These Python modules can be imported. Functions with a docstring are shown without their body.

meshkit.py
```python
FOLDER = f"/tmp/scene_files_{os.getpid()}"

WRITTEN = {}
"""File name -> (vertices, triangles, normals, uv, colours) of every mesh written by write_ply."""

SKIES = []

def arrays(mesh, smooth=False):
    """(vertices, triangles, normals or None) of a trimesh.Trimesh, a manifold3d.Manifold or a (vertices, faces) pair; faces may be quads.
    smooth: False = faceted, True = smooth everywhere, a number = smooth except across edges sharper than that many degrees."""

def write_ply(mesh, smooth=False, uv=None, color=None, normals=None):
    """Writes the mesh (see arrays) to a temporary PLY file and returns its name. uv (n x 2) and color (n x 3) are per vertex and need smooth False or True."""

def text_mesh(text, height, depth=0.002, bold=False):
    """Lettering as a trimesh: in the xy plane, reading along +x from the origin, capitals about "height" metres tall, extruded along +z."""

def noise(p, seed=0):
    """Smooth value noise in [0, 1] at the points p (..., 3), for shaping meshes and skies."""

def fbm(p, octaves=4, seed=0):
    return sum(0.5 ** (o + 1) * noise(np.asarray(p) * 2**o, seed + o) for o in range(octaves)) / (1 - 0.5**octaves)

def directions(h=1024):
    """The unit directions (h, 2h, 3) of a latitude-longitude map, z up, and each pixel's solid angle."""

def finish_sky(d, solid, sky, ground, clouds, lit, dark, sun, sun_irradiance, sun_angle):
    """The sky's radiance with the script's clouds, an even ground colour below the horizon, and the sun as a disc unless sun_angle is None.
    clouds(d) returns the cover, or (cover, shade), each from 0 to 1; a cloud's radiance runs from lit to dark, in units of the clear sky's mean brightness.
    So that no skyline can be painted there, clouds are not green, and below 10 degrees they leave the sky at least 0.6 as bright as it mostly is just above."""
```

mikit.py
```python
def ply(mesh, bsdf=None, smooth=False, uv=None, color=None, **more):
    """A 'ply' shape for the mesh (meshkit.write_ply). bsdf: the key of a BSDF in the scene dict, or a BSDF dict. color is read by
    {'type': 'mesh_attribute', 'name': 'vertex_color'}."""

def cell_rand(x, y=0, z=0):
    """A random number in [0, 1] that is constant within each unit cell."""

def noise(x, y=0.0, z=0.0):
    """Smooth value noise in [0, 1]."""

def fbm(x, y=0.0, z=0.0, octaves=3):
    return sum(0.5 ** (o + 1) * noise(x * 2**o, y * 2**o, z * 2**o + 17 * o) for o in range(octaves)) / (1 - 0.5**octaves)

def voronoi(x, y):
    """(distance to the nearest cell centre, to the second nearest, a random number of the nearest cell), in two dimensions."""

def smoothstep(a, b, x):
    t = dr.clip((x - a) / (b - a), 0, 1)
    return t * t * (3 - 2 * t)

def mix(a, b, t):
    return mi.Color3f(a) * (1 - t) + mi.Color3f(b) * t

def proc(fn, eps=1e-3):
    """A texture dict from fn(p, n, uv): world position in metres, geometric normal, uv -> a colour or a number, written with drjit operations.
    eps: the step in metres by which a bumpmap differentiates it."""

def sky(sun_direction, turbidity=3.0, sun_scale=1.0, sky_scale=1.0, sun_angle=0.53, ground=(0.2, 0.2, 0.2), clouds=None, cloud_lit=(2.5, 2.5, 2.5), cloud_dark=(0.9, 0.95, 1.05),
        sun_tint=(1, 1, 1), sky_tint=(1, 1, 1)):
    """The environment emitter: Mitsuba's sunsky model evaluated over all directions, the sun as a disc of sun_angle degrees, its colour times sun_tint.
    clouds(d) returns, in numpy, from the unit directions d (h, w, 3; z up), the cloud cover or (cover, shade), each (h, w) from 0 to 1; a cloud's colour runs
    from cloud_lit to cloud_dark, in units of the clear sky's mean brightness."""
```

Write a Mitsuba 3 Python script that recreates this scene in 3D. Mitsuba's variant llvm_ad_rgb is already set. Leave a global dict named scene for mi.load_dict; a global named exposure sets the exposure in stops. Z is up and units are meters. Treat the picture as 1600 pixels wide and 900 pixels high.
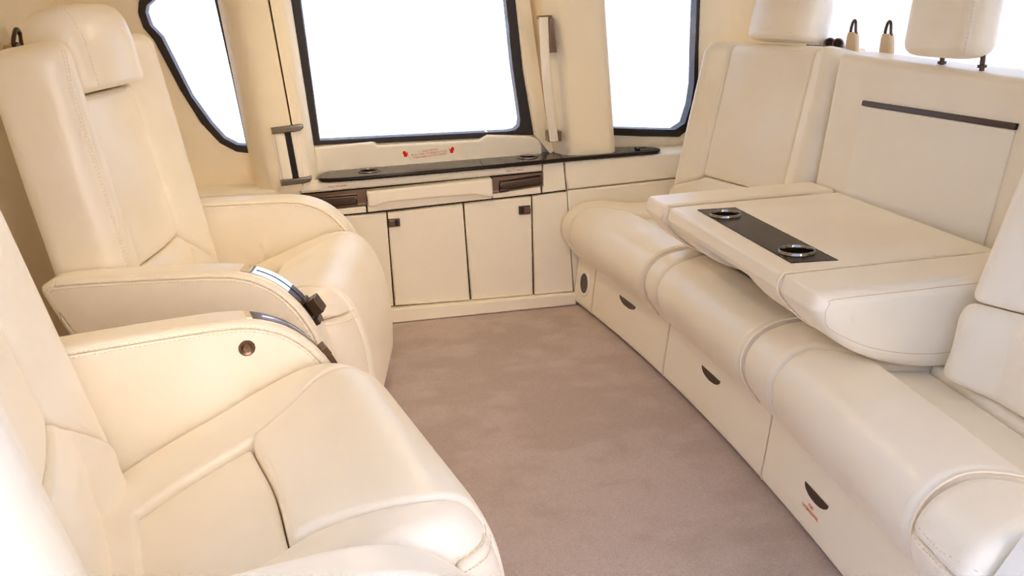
import math, numpy as np, trimesh, shapely, shapely.affinity, mitsuba as mi, mikit, meshkit
from shapely.geometry import Polygon, Point, box as sbox
from shapely.ops import unary_union
from scipy.interpolate import PchipInterpolator
T = mi.ScalarTransform4f
scene, labels = {}, {}

# ------------------------------------------------------------------ camera, light, exposure
CAM = (0.0, 0.0, 1.1)                                   # standing just outside the open near door
FWD, DOWN = (0.1610395, 0.9409833, -0.2976856), (-0.0944753, -0.2855398, -0.9536989)
scene['camera'] = {'type': 'perspective', 'fov': math.degrees(2*math.atan(800/1450)), 'fov_axis': 'x', 'near_clip': 0.05, 'far_clip': 500.0,
                   'to_world': T().look_at(origin=list(CAM), target=[CAM[i]+FWD[i] for i in range(3)], up=[-d for d in DOWN])}
# white overcast sky with a broad hazy sun behind the camera, bright apron below the horizon
SKY, SUN = 14.0, 1.95
scene['sky_light'] = mikit.sky((0.26, -0.92, 0.29), turbidity=6.0, sky_scale=SKY, sun_scale=SUN, sun_angle=40, ground=(0.95, 0.90, 0.84),
                               clouds=lambda d: np.ones(d.shape[:2]), cloud_lit=(0.83, 1.0, 1.42), sun_tint=(1.0, 1.08, 1.36))
LAMP = 18.0                                             # ceiling downlights, warm
exposure = 0.0

# ------------------------------------------------------------------ materials
def rgb(*c): return {'type': 'rgb', 'value': list(c)}
def principled(color, rough=0.5, spec=0.5, metallic=0.0, **k):
    return {'type': 'twosided', 'b': {'type': 'principled', 'base_color': color if isinstance(color, dict) else rgb(*color), 'roughness': rough, 'specular': spec, 'metallic': metallic, **k}}
LE = (0.80, 0.735, 0.615)
def leather_color(p, n, uv):
    t = mikit.fbm(p.x*7, p.y*7, p.z*7, 2)
    return mikit.mix((LE[0]*.985, LE[1]*.975, LE[2]*.95), (LE[0]*1.01, LE[1]*1.015, LE[2]*1.03), mikit.smoothstep(.3, .7, t))
def leather_bump(p, n, uv): return mikit.noise(p.x*420, p.y*420, p.z*420)*.6 + mikit.noise(p.x*190, p.y*190, p.z*190)*.6
def carpet_color(p, n, uv):
    big = mikit.fbm(p.x*3.1+4, p.y*3.1, 0, 3)
    mid = mikit.fbm(p.x*13, p.y*17, 3, 3)
    fine = mikit.noise(p.x*420, p.y*420)
    t = mikit.smoothstep(.36, .66, big*.55 + mid*.45)
    c = mikit.mix((.42, .335, .30), (.48, .392, .36), t)
    return c*(.90 + .20*fine)
def carpet_bump(p, n, uv): return mikit.noise(p.x*330, p.y*330)
scene['m_leather'] = {'type': 'twosided', 'b': {'type': 'bumpmap', 'scale': 0.00012, 'arbitrary': mikit.proc(leather_bump, 5e-4),
    'b': {'type': 'principled', 'base_color': mikit.proc(leather_color), 'roughness': .34, 'specular': .6}}}
scene['m_panel'] = principled((0.85, 0.785, 0.65), .5, .4)
scene['m_wall'] = principled((0.87, 0.775, 0.585), .6, .3)
scene['m_pale_panel'] = principled((0.80, 0.76, 0.67), .5, .4)
scene['m_stitch'] = principled((0.66, 0.54, 0.38), .7, .2)
scene['m_piping'] = principled((0.84, 0.73, 0.56), .42, .4)
scene['m_carpet'] = {'type': 'twosided', 'b': {'type': 'bumpmap', 'scale': 0.0015, 'arbitrary': mikit.proc(carpet_bump, 6e-4),
    'b': {'type': 'principled', 'base_color': mikit.proc(carpet_color), 'roughness': .95, 'specular': .1, 'sheen': .3}}}
scene['m_gloss_black'] = principled((0.018, 0.012, 0.008), .12, .18)
scene['m_brown_gloss'] = principled((0.022, 0.013, 0.008), .22, .14)
scene['m_gasket'] = principled((0.018, 0.012, 0.009), .38, .45)
scene['m_black'] = principled((0.008, 0.007, 0.006), .5, .3)
scene['m_gap'] = principled((0.05, 0.035, 0.022), .8, .2)
scene['m_chrome'] = principled((0.86, 0.85, 0.83), .08, .6, 1.0)
scene['m_dark_chrome'] = principled((0.30, 0.28, 0.26), .12, .6, 1.0)
scene['m_bronze'] = principled((0.19, 0.125, 0.085), .22, .6, .85)
scene['m_bronze_dark'] = principled((0.075, 0.048, 0.033), .25, .6, .7)
scene['m_red'] = principled((0.72, 0.02, 0.012), .6, .2)
scene['m_redtext'] = principled((0.50, 0.10, 0.025), .6, .2)
scene['m_webbing'] = principled((0.62, 0.50, 0.36), .9, .1)
scene['m_glass'] = {'type': 'thindielectric', 'int_ior': 1.5}
scene['m_white_trim'] = principled((0.82, 0.80, 0.75), .4, .4)

# ------------------------------------------------------------------ naming helpers
def key_for(name, parent=None):
    base = name if parent is None else parent + '__' + name
    k, n = base, 0
    while k in scene or any(q.startswith(k + '__') for q in scene) or k in labels:
        n += 1; k = f'{base}_{n:03d}'
    return k
def thing(name, label, cat, group=None):
    k = key_for(name); labels[k] = {'label': label, 'category': cat}
    if group: labels[k]['group'] = group
    return k
def part(name, shape, parent, label=None, kind=None):
    k = key_for(name, parent); scene[k] = shape
    d = {}
    if label: d['label'] = label
    if kind: d['kind'] = kind
    if d: labels[k] = d
    return k
def solo(name, shape, label, cat, group=None):
    k = thing(name, label, cat, group); scene[k] = shape
    return k
def struct(name, shape, label=None):
    scene[name] = shape; labels[name] = {'kind': 'structure'}
    if label: labels[name]['label'] = label
    return name

# ------------------------------------------------------------------ mesh helpers
def smin(a, b, k): h = np.maximum(k - np.abs(a-b), 0)/k; return np.minimum(a, b) - h*h*k*.25
def smax(a, b, k): h = np.maximum(k - np.abs(a-b), 0)/k; return np.maximum(a, b) + h*h*k*.25
def smaxs(k, *a):
    r = a[0]
    for b in a[1:]: r = smax(r, b, k)
    return r
def sstep(a, b, x): t = np.clip((x-a)/(b-a), 0, 1); return t*t*(3-2*t)
def rbox(x, y, z, c, h, r):
    qx, qy, qz = np.abs(x-c[0])-h[0]+r, np.abs(y-c[1])-h[1]+r, np.abs(z-c[2])-h[2]+r
    return np.sqrt(np.maximum(qx, 0)**2 + np.maximum(qy, 0)**2 + np.maximum(qz, 0)**2) + np.minimum(np.maximum(qx, np.maximum(qy, qz)), 0) - r
def spline(pts, n=10, closed=True):
    p = np.asarray(pts, float); m = len(p); out = []
    for i in range(m if closed else m-1):
        a, b, c, d = (p[(i+j) % m] if closed else p[min(max(i+j, 0), m-1)] for j in (-1, 0, 1, 2))
        for t in np.arange(n)/n:
            out.append(.5*((2*b) + (c-a)*t + (2*a-5*b+4*c-d)*t*t + (3*b-a-3*c+d)*t**3))
    if not closed: out.append(p[-1])
    return np.array(out)
class Poly2:
    """signed distance of a closed polygon, sampled on a fine grid (smooth lookup)"""
    def __init__(s, pts, res=.003, pad=.12):
        p = np.asarray(pts, float); s.lo = p.min(0)-pad; s.res = res
        n = np.ceil((p.max(0)+pad-s.lo)/res).astype(int)+2
        X, Y = np.meshgrid(*[s.lo[i]+res*np.arange(n[i]) for i in range(2)], indexing='ij')
        q = np.roll(p, -1, 0); best = np.full(X.shape, 1e9); wn = np.zeros(X.shape, bool)
        for a, b in zip(p, q):
            e = b-a; L = e@e
            if L < 1e-14: continue
            t = np.clip(((X-a[0])*e[0]+(Y-a[1])*e[1])/L, 0, 1)
            best = np.minimum(best, (X-a[0]-t*e[0])**2+(Y-a[1]-t*e[1])**2)
            c = (a[1] > Y) != (b[1] > Y)
            if e[1] != 0: wn ^= c & (X < e[0]*(Y-a[1])/e[1]+a[0])
        from scipy.ndimage import gaussian_filter
        s.g = gaussian_filter(np.where(wn, -1, 1)*np.sqrt(best), 1.0)
        s.n = n
    def __call__(s, x, y):
        u, v = np.broadcast_arrays((x-s.lo[0])/s.res, (y-s.lo[1])/s.res)
        uc, vc = np.clip(u, 0, s.n[0]-1.001), np.clip(v, 0, s.n[1]-1.001)
        i, j = uc.astype(int), vc.astype(int); a, b = uc-i, vc-j; g = s.g
        r = (g[i, j]*(1-a)+g[i+1, j]*a)*(1-b)+(g[i, j+1]*(1-a)+g[i+1, j+1]*a)*b
        return r + np.hypot(u-uc, v-vc)*s.res
def sdf_mesh(fn, lo, hi, h):
    """surface nets of fn < 0, only in the blocks near the surface, vertices then moved onto it; returns (v, f, normals)"""
    lo, hi = np.asarray(lo, float)-2*h, np.asarray(hi, float)+2*h
    B = 8; n = (np.ceil((hi-lo)/h/B).astype(int))*B; nb = n//B
    N = n+1
    bc = np.stack(np.meshgrid(*[lo[i]+h*B*(np.arange(nb[i])+.5) for i in range(3)], indexing='ij'), -1).reshape(-1, 3)
    fb = fn(bc[:, 0], bc[:, 1], bc[:, 2])
    act = np.abs(fb) < h*B*.87*1.6 + h
    F = np.repeat(np.repeat(np.repeat(np.where(fb < 0, -1., 1.).reshape(nb), B, 0), B, 1), B, 2)
    F = np.pad(F, ((0, 1),)*3, mode='edge')
    o = np.stack(np.meshgrid(*[np.arange(B+1)]*3, indexing='ij'), -1).reshape(-1, 3)
    bi = np.stack(np.unravel_index(np.nonzero(act)[0], nb), -1)*B
    need = np.zeros(N, bool)
    idx = (bi[:, None]+o[None]).reshape(-1, 3); need[idx[:, 0], idx[:, 1], idx[:, 2]] = True
    I = np.nonzero(need)
    F[I] = fn(*(lo[i]+h*I[i] for i in range(3)))
    S = F < 0
    acc, cnt = np.zeros((*n, 3)), np.zeros(n)
    for ax in range(3):
        a1, a2 = [k for k in range(3) if k != ax]
        sl0 = [slice(None)]*3; sl1 = [slice(None)]*3; sl0[ax] = slice(0, -1); sl1[ax] = slice(1, None)
        f0, f1 = F[tuple(sl0)], F[tuple(sl1)]
        cr = S[tuple(sl0)] != S[tuple(sl1)]
        e = np.stack(np.nonzero(cr), -1)
        t = f0[cr]/(f0[cr]-f1[cr])
        pos = e.astype(float); pos[:, ax] += t
        for d1 in (0, -1):
            for d2 in (0, -1):
                c = e.copy(); c[:, a1] += d1; c[:, a2] += d2
                ok = (c[:, a1] >= 0) & (c[:, a2] >= 0) & (c[:, a1] < n[a1]) & (c[:, a2] < n[a2])
                c = c[ok]; np.add.at(acc, tuple(c.T), pos[ok]); np.add.at(cnt, tuple(c.T), 1)
    has = cnt > 0
    vid = np.full(n, -1); vid[has] = np.arange(has.sum())
    v = lo + h*acc[has]/cnt[has][:, None]
    quads = []
    for ax in range(3):
        a1, a2 = (ax+1) % 3, (ax+2) % 3
        sl0 = [slice(None)]*3; sl1 = [slice(None)]*3; sl0[ax] = slice(0, -1); sl1[ax] = slice(1, None)
        s0, s1 = S[tuple(sl0)], S[tuple(sl1)]
        e = np.stack(np.nonzero(s0 != s1), -1)
        ok = (e[:, a1] > 0) & (e[:, a2] > 0) & (e[:, a1] < n[a1]) & (e[:, a2] < n[a2]); e = e[ok]
        q = []
        for d1, d2 in ((-1, -1), (0, -1), (0, 0), (-1, 0)):
            c = e.copy(); c[:, a1] += d1; c[:, a2] += d2; q.append(vid[tuple(c.T)])
        q = np.stack(q, -1); ins = s0[tuple(e.T)]
        q = np.where(ins[:, None], q, q[:, ::-1]); quads.append(q[(q >= 0).all(1)])
    q = np.vstack(quads)
    for _ in range(2):
        g, f = grad(fn, v, h*.25)
        s = f/np.maximum((g*g).sum(1), .05)
        v = v - g*np.clip(s, -h*.6, h*.6)[:, None]
    g, _ = grad(fn, v, h*.35)
    nrm = g/np.maximum(np.linalg.norm(g, axis=1, keepdims=True), 1e-9)
    d = np.linalg.norm(v[q[:, 0]]-v[q[:, 2]], axis=1) > np.linalg.norm(v[q[:, 1]]-v[q[:, 3]], axis=1)
    q = np.where(d[:, None], np.roll(q, -1, 1), q)
    return v, np.vstack([q[:, [0, 1, 2]], q[:, [0, 2, 3]]]), nrm
def grad(fn, v, e):
    f = fn(v[:, 0], v[:, 1], v[:, 2]); g = np.empty_like(v)
    for i in range(3):
        d = np.zeros(3); d[i] = e
        g[:, i] = (fn(*(v+d).T)-fn(*(v-d).T))/(2*e)
    return g, f
def soft(fn, lo, hi, h, mat, tw=None):
    v, f, n = sdf_mesh(fn, lo, hi, h)
    return given(v, f, n, mat, tw)
def given(v, f, n, mat, tw=None):
    d = {'type': 'ply', 'filename': meshkit.write_ply((v, f), False, normals=n), 'face_normals': False, 'bsdf': {'type': 'ref', 'id': mat}}
    if tw is not None: d['to_world'] = tw
    return d
def ply(mesh, mat, smooth=35, tw=None):
    if isinstance(mesh, (list,)): mesh = trimesh.util.concatenate(mesh)
    return mikit.ply(mesh, mat, smooth=smooth, **({'to_world': tw} if tw is not None else {}))
def hullbox(x0, x1, y0, y1, z0, z1, r=.004, n=3):
    """box with rounded edges"""
    r = min(r, (x1-x0)/2.01, (y1-y0)/2.01, (z1-z0)/2.01); pts = []
    for sx in (0, 1):
        for sy in (0, 1):
            for sz in (0, 1):
                c = np.array([(x0+r, x1-r)[sx], (y0+r, y1-r)[sy], (z0+r, z1-r)[sz]]); s = np.array([2*sx-1, 2*sy-1, 2*sz-1])
                for i in range(n+1):
                    for j in range(n+1):
                        a, b = i/n*math.pi/2, j/n*math.pi/2
                        pts.append(c+r*s*np.array([math.cos(a)*math.cos(b), math.sin(a)*math.cos(b), math.sin(b)]))
    return trimesh.convex.convex_hull(np.array(pts))
def convex_panel(poly, y0, y1, r=.006, axis='y', n=3):
    """convex polygon (two coordinates) with a rounded front rim at y0, back at y1"""
    P = Polygon(poly); pts = []
    for i in range(n+1):
        a = i/n*math.pi/2
        q = P.buffer(-r*(1-math.sin(a)), join_style='mitre'); yy = y0+r*(1-math.cos(a))
        pts += [(x, yy, z) for x, z in q.exterior.coords]
    pts += [(x, y1, z) for x, z in P.exterior.coords]
    m = trimesh.convex.convex_hull(np.array(pts))
    if axis == 'z': m.vertices = m.vertices[:, [0, 2, 1]]; m.invert()
    return m
def slab(shape, y0, y1, tilt=0.0, zref=.55):
    """any polygon in (x, z), extruded from y0 to y1, leaning in by tilt"""
    geoms = getattr(shape, 'geoms', [shape]); ms = []
    for g in geoms:
        m = trimesh.creation.extrude_polygon(g, y1-y0, engine='earcut')
        v = m.vertices.copy(); m.vertices = np.stack([v[:, 0], y0+v[:, 2]-tilt*(v[:, 1]-zref), v[:, 1]], 1); m.invert(); ms.append(m)
    return trimesh.util.concatenate(ms)
def flat(shape, z0, z1):
    """polygon in (x, y) extruded from z0 to z1"""
    ms = []
    for g in getattr(shape, 'geoms', [shape]):
        m = trimesh.creation.extrude_polygon(g, z1-z0, engine='earcut'); m.apply_translation([0, 0, z0]); ms.append(m)
    return trimesh.util.concatenate(ms)
def loft(rings, cap=True):
    r = np.array(rings, float); m, n = r.shape[:2]; v = r.reshape(-1, 3); f = []
    for i in range(m-1):
        for j in range(n):
            a, b = i*n+j, i*n+(j+1) % n
            f += [(a, b, b+n), (a, b+n, a+n)]
    mesh = trimesh.Trimesh(v, f, process=False)
    if cap:
        for i in (0, m-1):
            c = r[i].mean(0); k = len(mesh.vertices)
            ff = [(i*n+j, i*n+(j+1) % n, k) for j in range(n)]
            mesh = trimesh.Trimesh(np.vstack([mesh.vertices, c]), np.vstack([mesh.faces, [q[::-1] if i == 0 else q for q in ff]]), process=False)
    mesh.fix_normals()
    return mesh
def tube(pts, r, sides=8, closed=False):
    p = np.asarray(pts, float); n = len(p)
    t = (np.roll(p, -1, 0)-np.roll(p, 1, 0)) if closed else np.gradient(p, axis=0)
    t /= np.maximum(np.linalg.norm(t, axis=1, keepdims=True), 1e-12)
    u = np.cross(t[0], [0.13, .21, .97]); u /= np.linalg.norm(u); rings = []
    for i in range(n):
        u = u-t[i]*(u@t[i]); u /= np.linalg.norm(u); w = np.cross(t[i], u)
        rr = r[i] if np.ndim(r) else r
        rings.append([p[i]+rr*(math.cos(a)*u+math.sin(a)*w) for a in np.arange(sides)/sides*2*math.pi])
    if closed: rings.append(rings[0])
    return loft(rings, not closed)
def lathe(profile, center, axis='z', sections=40):
    m = trimesh.creation.revolve(np.array(profile, float), sections=sections)
    if axis == 'y': m.apply_transform(trimesh.transformations.rotation_matrix(math.pi/2, [1, 0, 0]))
    if axis == 'x': m.apply_transform(trimesh.transformations.rotation_matrix(math.pi/2, [0, 1, 0]))
    m.apply_translation(center); return m
def resample(p, step):
    p = np.asarray(p, float); s = np.r_[0, np.cumsum(np.linalg.norm(np.diff(p, axis=0), axis=1))]
    q = np.linspace(0, s[-1], max(2, int(round(s[-1]/step))+1))
    return np.stack([np.interp(q, s, p[:, i]) for i in range(3)], 1)
def onto(fn, p, lift=0.0, axis=None, it=6):
    """moves points onto the surface fn = lift"""
    p = np.array(p, float)
    for _ in range(it):
        g, f = grad(fn, p, .0015)
        if axis is not None: k = np.zeros(3); k[axis] = 1; g = g*k
        p -= g*np.clip((f-lift)/np.maximum((g*g).sum(1), .1), -.03, .03)[:, None]
    return p
def stitches(fn, pts, off=0.0, step=.0085, ln=.0045, w=.0011):
    """a row of thread dashes along a curve on the surface fn = 0, shifted sideways by off"""
    p = onto(fn, resample(pts, step)); t = np.gradient(p, axis=0); t /= np.linalg.norm(t, axis=1, keepdims=True)
    g, _ = grad(fn, p, .001); g /= np.linalg.norm(g, axis=1, keepdims=True); s = np.cross(t, g)
    p = onto(fn, p+s*off); V, Fc = [], []
    B = np.array([(a, b, c) for a in (-1, 1) for b in (-1, 1) for c in (-1, 1)], float)
    bf = np.array([(0, 1, 3), (0, 3, 2), (4, 6, 7), (4, 7, 5), (0, 4, 5), (0, 5, 1), (2, 3, 7), (2, 7, 6), (0, 2, 6), (0, 6, 4), (1, 5, 7), (1, 7, 3)])
    for i in range(len(p)):
        V.append(p[i]+B[:, :1]*t[i]*ln/2+B[:, 1:2]*s[i]*w/2+B[:, 2:]*g[i]*.0006); Fc.append(bf+8*i)
    return trimesh.Trimesh(np.vstack(V), np.vstack(Fc), process=False)
def text_on_wall(text, h, x, y, z, rise=0.0, depth=.0006, bold=False):
    """lettering facing -y, centred at x"""
    m = meshkit.text_mesh(text, h, depth, bold); v = m.vertices
    w = v[:, 0].max(); v = np.stack([v[:, 0]-w/2, -v[:, 2], v[:, 1]], 1)
    c, s = math.cos(rise), math.sin(rise)
    m.vertices = np.stack([x+v[:, 0]*c-v[:, 2]*s, y+v[:, 1], z+v[:, 0]*s+v[:, 2]*c], 1)
    return m
# ------------------------------------------------------------------ the shell of the cabin
struct('floor', ply(trimesh.creation.box(bounds=[(-.95, .3, -.05), (1.75, 3.5, 0)]), 'm_carpet', False), 'grey-brown velour carpet with brushed patches')
struct('ceiling', ply(trimesh.creation.box(bounds=[(-.95, .75, 1.36), (1.75, 3.5, 1.41)]), 'm_wall', False))
TL_ = .1; YW = 3.38
sc1 = lambda q: [(x*1.0245, 1.1+(z-1.1)*1.0245) for x, z in q]
w1o = sc1([(-.356, 1.19), (-.352, 1.135), (-.338, .89), (-.324, .645), (-.330, .637), (-.369, .645), (-.417, .677), (-.469, .750), (-.516, .859), (-.572, 1.022), (-.598, 1.062), (-.606, 1.107), (-.598, 1.14), (-.572, 1.16), (-.53, 1.172), (-.44, 1.182)])
w1i = sc1([(-.3725, 1.16), (-.370, 1.136), (-.350, .891), (-.334, .659), (-.366, .664), (-.404, .690), (-.44, .742), (-.489, .836), (-.552, 1.030), (-.580, 1.067), (-.587, 1.107), (-.580, 1.128), (-.558, 1.144), (-.52, 1.152)])
w2o = [(-.142, 1.26), (-.134, 1.126), (-.129, .895), (-.113, .637), (.101, .636), (.112, .629), (.479, .622), (.508, .634), (.680, .620), (.644, .852), (.622, 1.094), (.606, 1.26)]
w2i = [(-.108, 1.23), (-.103, 1.125), (-.097, .893), (-.090, .649), (.228, .643), (.590, .636), (.615, .640), (.629, .652), (.633, .675), (.609, .876), (.592, 1.095), (.582, 1.23)]
w3o = [(.925, 1.27), (.925, 1.081), (.968, .600), (1.1, .586), (1.247, .574), (1.283, .60), (1.302, .68), (1.3085, .768), (1.303, .908), (1.300, 1.066), (1.298, 1.27)]
w3i = [(.94, 1.24), (.94, 1.081), (.981, .622), (1.1, .610), (1.230, .598), (1.268, .62), (1.288, .69), (1.2965, .768), (1.2925, .908), (1.290, 1.066), (1.288, 1.24)]
wall = Polygon([(-.95, .49), (1.7, .49), (1.7, 1.37), (-.95, 1.37)])
for o in (w1o, w2o, w3o): wall = wall.difference(Polygon(o).buffer(-.004))
struct('wall_far', ply(slab(wall, YW, YW+.06, TL_), 'm_wall', False))
for i, (o, q) in enumerate(((w1o, w1i), (w2o, w2i), (w3o, w3i)), 1):
    k = f'window_{i}'; labels[k] = {'kind': 'structure'}
    ring = Polygon(o).buffer(.004).difference(Polygon(q))
    rim = Polygon(q).buffer(.006).difference(Polygon(q))
    part('gasket', ply([slab(ring, YW-.006, YW+.05, TL_)], 'm_gasket', False), k, 'black rubber window surround')
    g = slab(Polygon(q).buffer(.004), 0, .004, 0); tri = trimesh.creation.triangulate_polygon(Polygon(q).buffer(.003), engine='earcut')
    v = np.array(tri[0]); pane = trimesh.Trimesh(np.stack([v[:, 0], YW-.0064-TL_*(v[:, 1]-.55), v[:, 1]], 1), tri[1], process=False)
    part('pane', mikit.ply(pane, 'm_glass'), k, 'clear pane with white daylight behind')
# rear wall with its wide window, the side bulkhead behind the armchairs
rw = Polygon([(.8, 0), (3.45, 0), (3.45, 1.37), (.8, 1.37)])
rwo = Polygon([(1.0, .84), (3.10, .84), (3.10, 1.26), (1.0, 1.26)]).buffer(-.05).buffer(.05)
rwi = rwo.buffer(-.022)
def xslab(shape, x0, x1):
    m = slab(shape, x0, x1); v = m.vertices; m.vertices = np.stack([v[:, 1], v[:, 0], v[:, 2]], 1); m.invert(); return m
struct('wall_right', ply(xslab(rw.difference(rwo.buffer(-.003)), 1.62, 1.68), 'm_wall', False))
labels['window_4'] = {'kind': 'structure'}
part('gasket', ply(xslab(rwo.buffer(.004).difference(rwi), 1.612, 1.67), 'm_gasket', False), 'window_4', 'black rubber window surround')
tri = trimesh.creation.triangulate_polygon(rwi.buffer(.003), engine='earcut'); v = np.array(tri[0])
part('pane', mikit.ply(trimesh.Trimesh(np.stack([np.full(len(v), 1.6116), v[:, 0], v[:, 1]], 1), tri[1], process=False), 'm_glass'), 'window_4', 'clear pane with white daylight behind')
struct('wall_left', ply(trimesh.creation.box(bounds=[(-.93, .75, 0), (-.865, 3.45, 1.36)]), 'm_wall', False))
near = Polygon([(1.25, 0), (1.7, 0), (1.7, 1.37), (1.0, 1.37), (1.02, .5), (1.2, .3)])
struct('wall_near', ply([slab(near, .72, .80), slab(Polygon([(-.93, 0), (-.60, 0), (-.55, .6), (-.55, 1.37), (-.93, 1.37)]), .72, .80)], 'm_wall', False))
# rounded corner between far wall and rear wall
a = np.linspace(0, math.pi/2, 10); R = .2
ring = lambda z, yy: [(1.62-R+R*math.sin(t), yy-R+R*math.cos(t), z) for t in a] + [(1.66, yy+.05, z)]
struct('trim_1', ply(loft([ring(.5, 3.385), ring(1.36, 3.30)]), 'm_wall', 30))
struct('trim_2', ply(hullbox(1.43, 1.63, 1.0, 3.3, .80, .885, .01), 'm_panel', 30), 'cream shelf behind the bench backs')
# pillars
def pillar(base, z0, top, z1, m=9):
    b, t = spline(base, 6), spline(top, 6)
    return loft([np.c_[b*(1-s)+t*s, np.full(len(b), z0*(1-s)+z1*s)] for s in np.linspace(0, 1, m)])
def foot(pts): return np.array(pts, float)
rp_b = foot([(.744, 3.40), (.750, 3.335), (.765, 3.275), (.80, 3.235), (.87, 3.222), (.935, 3.222), (.957, 3.25), (.972, 3.31), (.975, 3.40)])
rp_t = rp_b*[1.0, 1.0] + [-.082, -.075]
rp_t[-4:, 0] += .012
struct('trim_3', ply(pillar(rp_b, .552, rp_t, 1.36), 'm_wall', 50), 'cream window pillar carrying the strap handle')
struct('trim_4', ply(slab(Polygon([(.683, .617), (.738, .545), (.748, .56), (.719, .688), (.695, .873), (.668, 1.092), (.636, 1.36), (.600, 1.36), (.625, 1.094), (.647, .852)]), 3.33, 3.42, TL_), 'm_wall', False), 'narrow cream strip beside the middle window')
lp_b = foot([(-.336, 3.40), (-.322, 3.33), (-.300, 3.262), (-.262, 3.216), (-.215, 3.200), (-.160, 3.201), (-.160, 3.40)])
lp_t = lp_b + [-.055, -.075]
lq_b = foot([(-.1565, 3.40), (-.1560, 3.203), (-.130, 3.215), (-.115, 3.255), (-.108, 3.32), (-.108, 3.40)])
lq_t = lq_b + [-.052, -.075]; lq_t[2:, 0] += .014
def pillar2(base, z0, top, z1): return loft([np.c_[base*(1-s)+top*s, np.full(len(base), z0*(1-s)+z1*s)] for s in np.linspace(0, 1, 9)])
struct('trim_5', ply(pillar2(np.r_[spline(lp_b[:-1], 6, False), lp_b[-1:]], .505, np.r_[spline(lp_t[:-1], 6, False), lp_t[-1:]], 1.36), 'm_wall', 40), 'cream window pillar, its wide half')
struct('trim_6', ply(pillar2(np.r_[lq_b[:1], spline(lq_b[1:], 6, False)], .525, np.r_[lq_t[:1], spline(lq_t[1:], 6, False)], 1.36), 'm_wall', 40), 'cream window pillar, its narrow half by the black window surround')
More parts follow.
